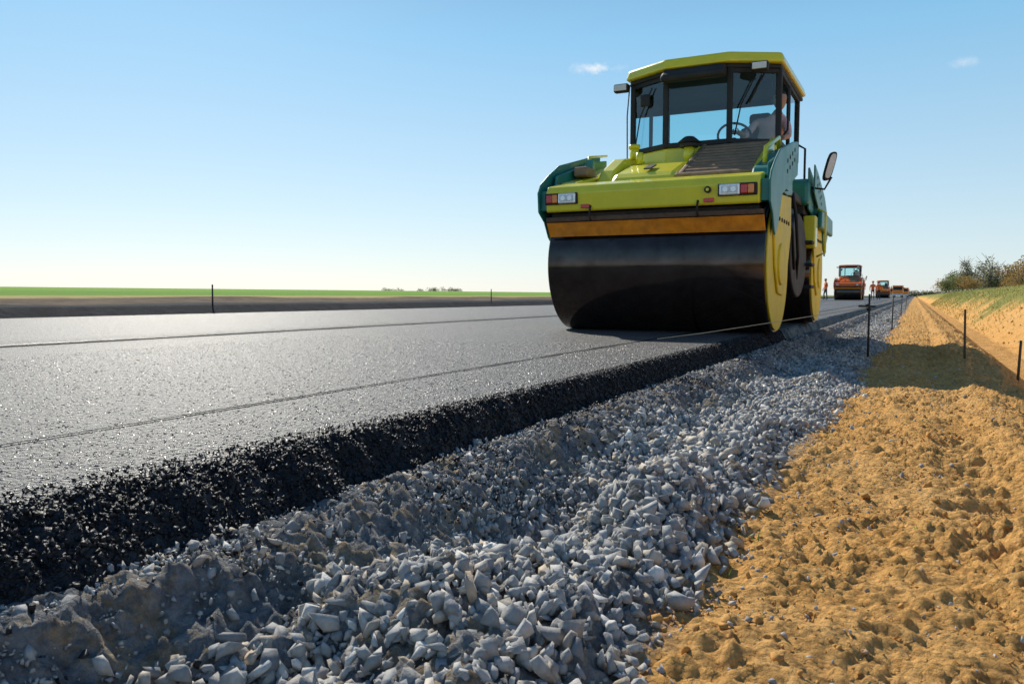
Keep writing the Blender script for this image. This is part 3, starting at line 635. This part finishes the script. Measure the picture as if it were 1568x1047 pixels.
for (x,y,h,w,m,d,b) in [(4.6,140,2.8,1.8,M_lf_g,1,0),(6.3,150,4.0,2.2,M_lf_g,1.1,0),(8.2,145,5.2,2.4,M_lf_d,.5,1),(10.0,140,5.6,2.6,M_lf_d,.5,1),(11.6,150,5.4,2.4,M_lf_d,.6,1),(13.2,138,4.6,2.8,M_lf_o,1,0),(14.8,142,5.4,3.0,M_lf_o,1,0),(17,140,4.8,3.0,M_lf_g,1,0),(5.3,170,3.6,2.8,M_lf_o,1,0),(12.4,128,3.0,2.4,M_lf_o,1,0),(20,150,5,3,M_lf_o,1,0),(9.2,150,3.2,2.8,M_lf_g,1,0),(7.4,138,2.8,2.4,M_lf_o,1,0),(11.0,142,3.4,2.8,M_lf_g,1,0),(15.8,136,3.6,2.8,M_lf_g,1,0),(8.0,175,4.5,3.4,M_lf_g,1,0)]:
    tree('autumn_tree' if m==M_lf_o else ('leafy_tree' if m==M_lf_g else 'bare_tree'),x,y,.7,h,w,m,d,bool(b))
V=[];F=[]
for i in range(60):
    x=random.uniform(-14,60); leafcloud(V,F,(x,900,2+random.uniform(0,1)),(4,4,random.uniform(2,5)),45,.8)
for i in range(26):
    x=random.choice([-505,-492,-455,-440,-445,-425,-420])+random.uniform(-7,7); h=random.uniform(1,3.0); leafcloud(V,F,(x,700,3.8+h*.5),(4,4,h),40,.6)
for i in range(60):
    x=random.uniform(60,400); leafcloud(V,F,(x,900,3),(8,8,random.uniform(2,5)),40,1)
addmesh('distant_tree_line',V,F,M_lf_d)
V=[];F=[]
for i in range(16000):
    y=14+110*random.random()**1.3; x=random.uniform(1.9,8.8)
    if random.random()>min(1,max(0.03,(y-22)/14 if x<4 else .6)): continue
    z=float(np.interp(x,PX,PZ)); s=random.uniform(.04,.12)*(1+y*.008); a=random.uniform(0,6.28); w=.010*(1+y*.03); dx,dy=math.cos(a)*w,math.sin(a)*w; lx,ly=random.uniform(-.5,.5)*s,random.uniform(-.5,.5)*s
    j=len(V); V+=[(x-dx,y-dy,z-.06),(x+dx,y+dy,z-.06),(x+lx,y+ly,z+s)]; F.append((j,j+1,j+2))
addmesh('bank_grass',V,F,mk_leaf('bank_grass_mat',(0.20,0.23,0.06),(0.31,0.31,0.09),(0.42,0.34,0.13)))
V=[];F=[]
for cx_,cy_ in((-.33,2.0),(.02,2.3),(-.36,1.75),(.2,3.2),(.05,4.2),(-.3,3.6)):
    zz=float(H(np.array([cx_]),np.array([cy_]))[0])
    for k in range(6):
        a=random.uniform(0,6.28); s=random.uniform(.012,.03); j=len(V); px=cx_+random.uniform(-.012,.012); py=cy_+random.uniform(-.012,.012)
        V+=[(px-math.cos(a)*.002,py-math.sin(a)*.002,zz-.003),(px+math.cos(a)*.002,py+math.sin(a)*.002,zz-.003),(px+random.uniform(-.012,.012),py+random.uniform(-.012,.012),zz+s)]; F.append((j,j+1,j+2))
addmesh('grass_sprouts',V,F,mk_leaf('sprout',(0.12,0.25,0.03),(0.16,0.3,0.04),(0.2,0.3,0.05)))
# ------------------------------------------------------------------ sky and sun
AZ,EL=-50.0,36.0
w=bpy.data.worlds.new('World'); scene.world=w; w.use_nodes=True; n=w.node_tree.nodes; l=w.node_tree.links
bg=n['Background']; sky=n.new('ShaderNodeTexSky'); sky.sky_type='NISHITA'; sky.sun_disc=False
sky.sun_elevation=R(EL); sky.sun_rotation=R(AZ); sky.air_density=1.0; sky.dust_density=0.35; sky.ozone_density=2.0; sky.altitude=100
bg.inputs[1].default_value=0.10
tc=n.new('ShaderNodeTexCoord').outputs['Generated']
sx_=n.new('ShaderNodeSeparateXYZ'); l.new(tc,sx_.inputs[0])
clear=ramp(n,l,sx_.outputs[2],[(0.0,(0.82,0.92,1.0)),(0.10,(0.62,0.84,0.98)),(0.30,(0.28,0.67,0.98)),(0.50,(0.08,0.24,0.50)),(1.0,(0.035,0.12,0.32))])
cs=n.new('ShaderNodeVectorMath'); cs.operation='SCALE'; cs.inputs[3].default_value=10.0; l.new(clear,cs.inputs[0])
col=mixc(n,l,0.62,sky.outputs[0],cs.outputs[0])
nz=n.new('ShaderNodeTexNoise'); nz.inputs['Scale'].default_value=34; nz.inputs['Detail'].default_value=7; nz.inputs['Roughness'].default_value=.7; l.new(tc,nz.inputs['Vector'])
for d,rad,st in(((-.344,.900,.267),.030,.9),((.038,.969,.244),.022,.28)):
    s=n.new('ShaderNodeVectorMath'); s.operation='SUBTRACT'; l.new(tc,s.inputs[0]); s.inputs[1].default_value=d
    m=n.new('ShaderNodeVectorMath'); m.operation='MULTIPLY'; l.new(s.outputs[0],m.inputs[0]); m.inputs[1].default_value=(1,1,3.6)
    L=n.new('ShaderNodeVectorMath'); L.operation='LENGTH'; l.new(m.outputs[0],L.inputs[0])
    a=math_(n,l,'SUBTRACT',1.0,math_(n,l,'DIVIDE',L.outputs['Value'],rad)); a=math_(n,l,'ADD',a,math_(n,l,'MULTIPLY',math_(n,l,'SUBTRACT',nz.outputs[0],.5),4.0)); 
    lim=math_(n,l,'MULTIPLY',math_(n,l,'SUBTRACT',1.3,math_(n,l,'DIVIDE',L.outputs['Value'],rad)),1.3,True)
    a=math_(n,l,'MULTIPLY',math_(n,l,'MULTIPLY',a,1.0,True),lim); a=math_(n,l,'MULTIPLY',a,st)
    col=mixc(n,l,a,col,(9.8,9.8,9.9))
l.new(col,bg.inputs[0])
sl=bpy.data.lights.new('sun','SUN'); sl.energy=5.0; sl.angle=R(.53); sl.color=(1.0,.94,.82)
so=bpy.data.objects.new('sun',sl); COL.objects.link(so)
d=Vector((math.sin(R(AZ))*math.cos(R(EL)),math.cos(R(AZ))*math.cos(R(EL)),math.sin(R(EL)))); so.rotation_euler=d.to_track_quat('Z','Y').to_euler(); so.location=(-20,20,20)
scene.view_settings.view_transform='Standard'; scene.view_settings.look='None'; scene.view_settings.exposure=0
# ------------------------------------------------------------------ camera
cam=bpy.data.cameras.new('camera'); co=bpy.data.objects.new('camera',cam); COL.objects.link(co); scene.camera=co
cam.lens=28; cam.sensor_width=36; cam.clip_start=.02; cam.clip_end=9000
Mx=Matrix.Rotation(R(26.8),4,'Z')@Matrix.Rotation(R(90-3.4),4,'X')@Matrix.Rotation(R(.22),4,'Z')
co.location=(0,0,.36); co.rotation_euler=Mx.to_euler()
cam.dof.use_dof=True; cam.dof.focus_distance=2.6; cam.dof.aperture_fstop=13
